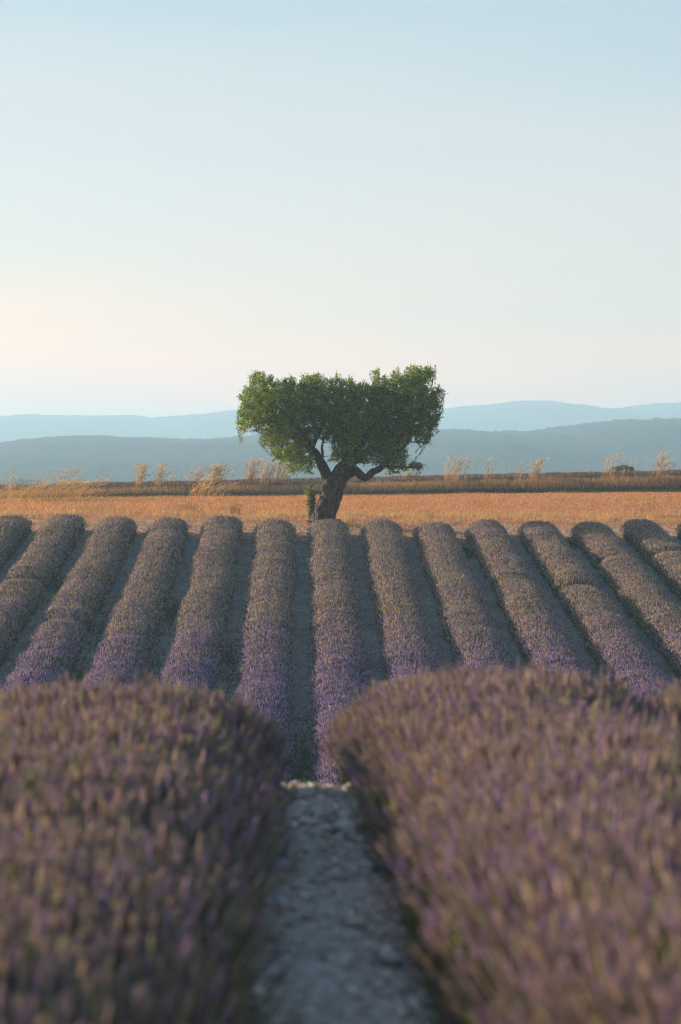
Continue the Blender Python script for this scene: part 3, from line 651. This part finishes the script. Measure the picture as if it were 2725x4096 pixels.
def inside(p, poly):
    x, y = p[:, 0], p[:, 1]; r = np.zeros(len(p), bool); j = len(poly) - 1
    for i in range(len(poly)):
        xi, yi = poly[i]; xj, yj = poly[j]
        r ^= ((yi > y) != (yj > y)) & (x < (xj - xi) * (y - yi) / (yj - yi + 1e-12) + xi); j = i
    return r
def edgedist(p, poly):
    a = poly; b = np.roll(poly, -1, 0); dmin = np.full(len(p), 1e9)
    for k in range(len(a)):
        ab = b[k] - a[k]; t = np.clip(((p - a[k]) @ ab) / (ab @ ab), 0, 1); dmin = np.minimum(dmin, np.linalg.norm(p - a[k] - t[:, None] * ab, axis=1))
    return dmin
c2 = rng.uniform((80, 100), (1460, 840), (14000, 2)); c2 = c2[inside(c2, OUT)]; ed = edgedist(c2, OUT)
ok = ed > 16; c2, ed = c2[ok], ed[ok]
half = np.minimum(np.sqrt(ed / 150.), 1.25) * 1.75
dep = rng.uniform(-1, 1, len(c2)); dep = np.sign(dep) * np.abs(dep) ** .8 * half
ctr = np.stack([(c2[:, 0] - 660) * SC, dep, ZREF - TZ + (1090 - c2[:, 1]) * SC], -1)
# greedy blue-noise choice of twig clusters
keep = []
for i in range(len(ctr)):
    if not keep or np.min(np.linalg.norm(ctr[keep] - ctr[i], axis=1)) > .25: keep.append(i)
    if len(keep) > 1500: break
cl = ctr[keep]; ced = ed[keep]
ext = np.array([T(x, y, rng.normal(0, .1)) for x, y in [(1180, 770), (1215, 768), (1245, 755), (1262, 775), (1285, 765), (1290, 790), (1150, 790), (1100, 790)]]); cl = np.concatenate([cl, ext]); ced = np.concatenate([ced, np.full(len(ext), 20.)])
# twigs: each cluster grows from the nearest wood that is closer to the trunk
wood = np.concatenate([C[4:] for C in SK[3:]]); org = T(722, 850)
order = np.argsort(np.linalg.norm(cl - org, axis=1)); tw = MB()
for i in order:
    p = cl[i]; dd = np.linalg.norm(wood - p, axis=1) + .25 * np.linalg.norm(wood - org, axis=1); j = int(np.argmin(dd)); a = wood[j]
    L = np.linalg.norm(p - a); m = (a + p) / 2 + rng.normal(0, .08, 3) * L + np.array([0, 0, -.06 * L])
    s = np.linspace(0, 1, 5)[:, None]; C = (1 - s) ** 2 * a + 2 * s * (1 - s) * m + s ** 2 * p
    v, q = tube(C, np.linspace(.008 + .014 * min(L, 1.5), .005, 5), 4); tw.add(v, q); wood = np.concatenate([wood, C[2:]])
trunk = tr.build('trunk', M_bark, tree, True)
tw.build('branches', M_bark, tree)
LEAF = (np.array([[0, 0, 0], [-1, .12, .35], [1, .12, .35], [-.75, .05, .7], [.75, .05, .7], [0, -.2, 1.], [0, 0, .35], [0, -.06, .7]]),
        [[1, 6, 7, 3], [6, 2, 4, 7]], [[0, 6, 1], [0, 2, 6], [3, 7, 5], [7, 4, 5]])
HOLES = [(440, 598, 20), (485, 530, 13), (556, 622, 17), (795, 495, 11), (655, 640, 34), (668, 700, 26), (545, 690, 10), (1212, 650, 18), (270, 505, 12), (350, 398, 9), (545, 505, 10), (1262, 485, 9), (1195, 520, 8), (930, 650, 9), (620, 700, 14), (1130, 590, 9), (400, 640, 9), (945, 700, 9), (330, 560, 9), (300, 250, 9)]
def trim(P):
    """prune leaves that would hang outside the crown or in its windows"""
    q = np.stack([P[:, 0] / SC + 660, 1090 - (P[:, 2] - ZREF + TZ) / SC], -1)
    ok = inside(q, OUT) | (rng.random(len(P)) < .22)
    for x, y, r_ in HOLES: ok &= (np.hypot(q[:, 0] - x, q[:, 1] - y) > r_ * 1.35) | (rng.random(len(P)) < .08)
    return ok
def leaves(mb, P, D, ln, wd, cols, prune=False):
    if prune:
        ok = trim(P); P, D, ln, wd, cols = P[ok], D[ok], ln[ok], wd[ok], cols[ok]
        if not len(P): return
    M = frames(D); n = len(P); v, f, idx = scatter(LEAF[0], LEAF[1], M, P, np.stack([wd, wd, ln], 1))
    t = (np.array(LEAF[2])[None] + (np.arange(n) * 8)[:, None, None]).reshape(-1, 3); mb.add(v, f, t, cols[idx])
cr_ = MB(); LC = [(.07, .15, .02), (.10, .19, .022), (.20, .26, .03), (.03, .08, .018), (.36, .34, .045)]
for i in range(len(cl)):
    # shoots radiating from the cluster, leaves alternate along them
    out_ = unit((cl[i] - T(740, 620))[None])[0]
    ns = rng.integers(7, 11) if ced[i] > 45 else rng.integers(4, 7)
    tone = rng.uniform(.75, 1.25)
    for _ in range(ns):
        d = unit((out_ * .4 + np.array([0, 0, .35]) + rng.normal(0, .65, 3))[None])[0]; L = rng.uniform(.16, .34)
        k = rng.integers(11, 18); s = rng.uniform(.1, 1, k)[:, None]; P = cl[i] + d * s * L + rng.normal(0, .02, (k, 3))
        D = unit(d[None] * .5 + rng.normal(0, .6, (k, 3)) + np.array([0, 0, -.1]))
        leaves(cr_, P, D, rng.uniform(.05, .085, k), rng.uniform(.011, .018, k), pick(k, LC, [.3, .3, .2, .15, .05], .2) * tone, True)
# upright leafy shoots along the top and the edges
SHOOT = [(170, 180, 0), (205, 160, 5), (255, 150, -4), (262, 175, 6), (315, 180, 5), (350, 205, -2), (395, 205, 0), (440, 190, 4), (455, 195, 3), (505, 200, 0), (520, 200, 3), (548, 175, 0), (585, 175, 5), (625, 160, 0), (632, 175, 8), (655, 190, 0), (700, 210, 0), (738, 150, 2), (745, 180, 0), (770, 200, 4), (800, 205, 2), (838, 195, 4), (865, 225, 5), (895, 225, 6), (930, 222, 6), (960, 165, -10), (1003, 135, 0), (1020, 150, 5), (1060, 180, 4), (1110, 165, 3), (1140, 118, 2), (1135, 150, -2), (1190, 140, 0), (1225, 115, 0), (1255, 108, 4), (1300, 118, 3), (1325, 115, 0), (1355, 108, 2), (1388, 122, 3), (1375, 170, 6), (1415, 245, 16), (1450, 298, 18), (1430, 320, 20), (1440, 380, 18), (1420, 440, 24), (1410, 520, 28), (1355, 590, 28), (130, 255, -10), (140, 265, 0), (100, 310, -14), (95, 380, -18), (95, 440, -16), (85, 500, -14), (90, 545, -10), (225, 610, -20), (1290, 760, 20), (1280, 790, 24), (1320, 640, 20)]
for (sx, sy, ang) in SHOOT:
    for rep in range(3):
        tip = T(sx + rng.normal(0, 5), sy - 18 + rep * 16 + rng.normal(0, 4), rng.normal(0, .35)); a = R(ang * 1.8 + rng.normal(0, 8))
        d = unit(np.array([[math.sin(a), rng.normal(0, .15), math.cos(a)]]))[0]; L = rng.uniform(.30, .50)
        v, q = tube(np.stack([tip - d * L, tip - d * L * .5 + rng.normal(0, .01, 3), tip]), [.006, .004, .002], 3); tw2 = cr_; cr_.add(v, q, None, np.array([.08, .07, .03]))
        k = 20; s = rng.uniform(0, 1, k)[:, None]; P = tip - d * s * L; D = unit(d[None] * .7 + rng.normal(0, .5, (k, 3)))
        leaves(cr_, P, D, rng.uniform(.045, .075, k), rng.uniform(.010, .016, k), pick(k, LC, [.2, .3, .35, .05, .1], .2))
crown = cr_.build('crown', M_leaf, tree)

# sapling at the foot of the tree
def leafy(name, px, Yt, h, stems, label, cat, leafn, llen, cols, spread=.12, low=.25):
    X0 = px2X(px, Yt); root = empty(name, (X0, Yt, float(G(X0, Yt)))); tag(root, label, cat)
    st, lf = MB(), MB()
    for i in range(stems):
        top = np.array([rng.normal(0, spread) * 1.6, rng.normal(0, spread), h * rng.uniform(.6, 1.)]); base = np.array([rng.normal(0, .03), rng.normal(0, .03), -.05])
        s = np.linspace(0, 1, 7)[:, None]; C = base + (top - base) * s + np.array([1, .4, 0]) * np.sin(s * np.pi) * rng.normal(0, .06)
        v, q = tube(C, np.linspace(.012, .004, 7), 5); st.add(v, q)
        k = leafn; u = rng.uniform(low, 1.03, k); P = np.stack([np.interp(u, s[:, 0], C[:, a]) for a in range(3)], -1); D = unit(rng.normal(0, .7, (k, 3)) + np.array([0, 0, .4]))
        P = P + D * rng.uniform(0, .07, (k, 1)); leaves(lf, P, D, llen * rng.uniform(.7, 1.2, k), llen * .22 * rng.uniform(.8, 1.2, k), pick(k, cols, [.4, .35, .25]))
    st.build('stems', M_bark, root); lf.build('leaves', M_leaf, root)
leafy('sapling', 713, 82.3, 1.50, 8, 'small leafy sapling standing just left of the almond trunk', 'sapling', 150, .075, [(.09, .15, .03), (.14, .18, .04), (.05, .09, .02)], .085, .3)
leafy('weed_plant', 1350, 80.0, .42, 3, 'bright green weed growing between two hedge ends at right', 'weed', 12, .05, [(.14, .22, .04), (.2, .26, .06), (.1, .16, .03)], .07)
leafy('weed_plant', 1505, 80.4, .40, 4, 'bright green weed near the rightmost hedge ends', 'weed', 14, .05, [(.14, .22, .04), (.2, .26, .06), (.1, .16, .03)], .08)

# distant vegetation
def bush(name, px, Yt, wpx, hpx, base_px, label, cat, nb, seed, cols, ls):
    rg = np.random.default_rng(seed); k = Yt / F; X0 = px2X(px, Yt); z0 = float(G(X0, Yt)); ztop = EYE + (1130 - base_px + hpx) * k
    root = empty(name, (X0, Yt, z0)); tag(root, label, cat); W2 = wpx * k / 2; H = ztop - z0
    st, lf = MB(), MB()
    v, q = tube([[0, 0, -.2], [0, 0, H * .35], [.1, 0, H * .6]], [W2 * .09, W2 * .06, W2 * .03], 6); st.add(v, q)
    for b in range(nb):
        a = rg.uniform(0, 6.28); rr = W2 * rg.uniform(.1, .68) ; c = np.array([math.cos(a) * rr, math.sin(a) * rr * .8, H - hpx * k * rg.uniform(.25, .8)]); c[2] = min(c[2], H - rr * .5 * hpx * k / W2 * 1.3)
        r_ = W2 * rg.uniform(.22, .38); n = 420; d = unit(rg.normal(0, 1, (n, 3))); P = c + d * r_ * rg.uniform(.75, 1.05, (n, 1)) * np.array([1, 1, .75])
        v, q = tube([[0, 0, H * .3], (c * .5 + np.array([0, 0, H * .15])), c], [W2 * .04, W2 * .03, W2 * .015], 4); st.add(v, q)
        cc = pick(n, cols, [.5, .5]); leaves(lf, P, unit(d + rg.normal(0, .5, (n, 3))), np.full(n, ls), np.full(n, ls * .35), cc)
    st.build('trunk', M_bark, root); lf.build('crown', M_leaf, root)
bush('shrub', 1436, 190, 58, 18, 1095, 'round dark green shrub showing above the bank at right', 'shrub', 26, 61, [(.05, .08, .025), (.09, .11, .035)], .22)
bush('distant_tree', 47, 700, 44, 16, 1122, 'rounded distant tree above the bank at the far left, larger one', 'tree', 20, 62, [(.04, .07, .03), (.06, .09, .035)], .8)
bush('distant_tree', 82, 700, 40, 14, 1122, 'lower distant tree right beside the larger one at far left', 'tree', 18, 63, [(.04, .07, .03), (.06, .09, .035)], .8)
bush('distant_tree', 18, 720, 30, 9, 1122, 'smallest distant tree at the far left edge above the bank', 'tree', 12, 64, [(.04, .07, .03), (.06, .09, .035)], .8)

# small white moths resting on the hedges
M_white, _n, _p = mat_base('white_wing', .6); _p.inputs['Base Color'].default_value = (.85, .83, .78, 1)
def butterfly(px, py_, Yt, Zt, label, yaw, s=.026):
    wv, wf = [], []
    for sgn in (-1, 1):
        b = len(wv)
        for x, y in [(0, 0), (.25, .75), (.8, 1.), (1.05, .7), (.75, .15), (.85, -.35), (.5, -.75), (.12, -.5)]: wv.append([sgn * x * .75, y * .8, x * .75]); 
        wf += [[b, b + i, b + i + 1] for i in range(1, 7)]
    k = len(wv); v2 = np.array(wv)
    bt, bq = tube([[0, -.7, 0], [0, -.2, .02], [0, .5, .02], [0, .85, 0]], [.03, .08, .09, .04], 6)
    c, s_ = math.cos(yaw), math.sin(yaw); Rm = np.array([[c, -s_, 0], [s_, c, 0], [0, 0, 1]])
    root = empty('butterfly', (px2X(px, Yt), Yt, Zt)); tag(root, label, 'butterfly', 'white butterflies on the lavender')
    a = MB(); a.add((v2 * s) @ Rm.T, None, wf); a.build('wings', M_white, root); a = MB(); a.add((bt * s) @ Rm.T, bq); a.build('body', M_bark, root)
def topz(x, Y): return float(G(x, Y)) + .60
for px, Yt, xr, lab, yw in [(341, 75.3, -4.25, 'white butterfly on the third hedge left of the trunk, left one', .3), (350, 75.6, -4.25, 'white butterfly on the third hedge left of the trunk, right one', 1.9), (597, 65.8, -.85, 'white butterfly at mid slope on the first hedge left of the trunk, left one', .8), (606, 65.8, -.85, 'white butterfly at mid slope on the first hedge left of the trunk, right one', 2.4)]:
    X = px2X(px, Yt); dx = (X - xr) / .62
    butterfly(px, 0, Yt, float(G(xr, Yt)) + .50 * max(.2, 1 - dx * dx) ** .45 + .16, lab, yw, .034)

# ------------------------------------------------------------------ haze
hm = bpy.data.materials.new('haze_air'); hm.use_nodes = True; t_ = hm.node_tree; t_.nodes.clear()
ho = t_.nodes.new('ShaderNodeOutputMaterial'); pv = t_.nodes.new('ShaderNodeVolumePrincipled')
pv.inputs['Color'].default_value = (.49, .77, .96, 1); pv.inputs['Density'].default_value = .00064; pv.inputs['Anisotropy'].default_value = .2
t_.links.new(pv.outputs[0], ho.inputs['Volume'])
bx = np.array([[x, y, z] for z in (-22, 134) for y in (-80, 4300) for x in (-3300, 3300)], float)
hz = obj('haze', mesh('haze', bx, [[0, 2, 3, 1], [4, 5, 7, 6], [0, 1, 5, 4], [2, 6, 7, 3], [0, 4, 6, 2], [1, 3, 7, 5]]), hm)
tag(hz, 'pale blue haze over the valley', 'haze', kind='stuff')
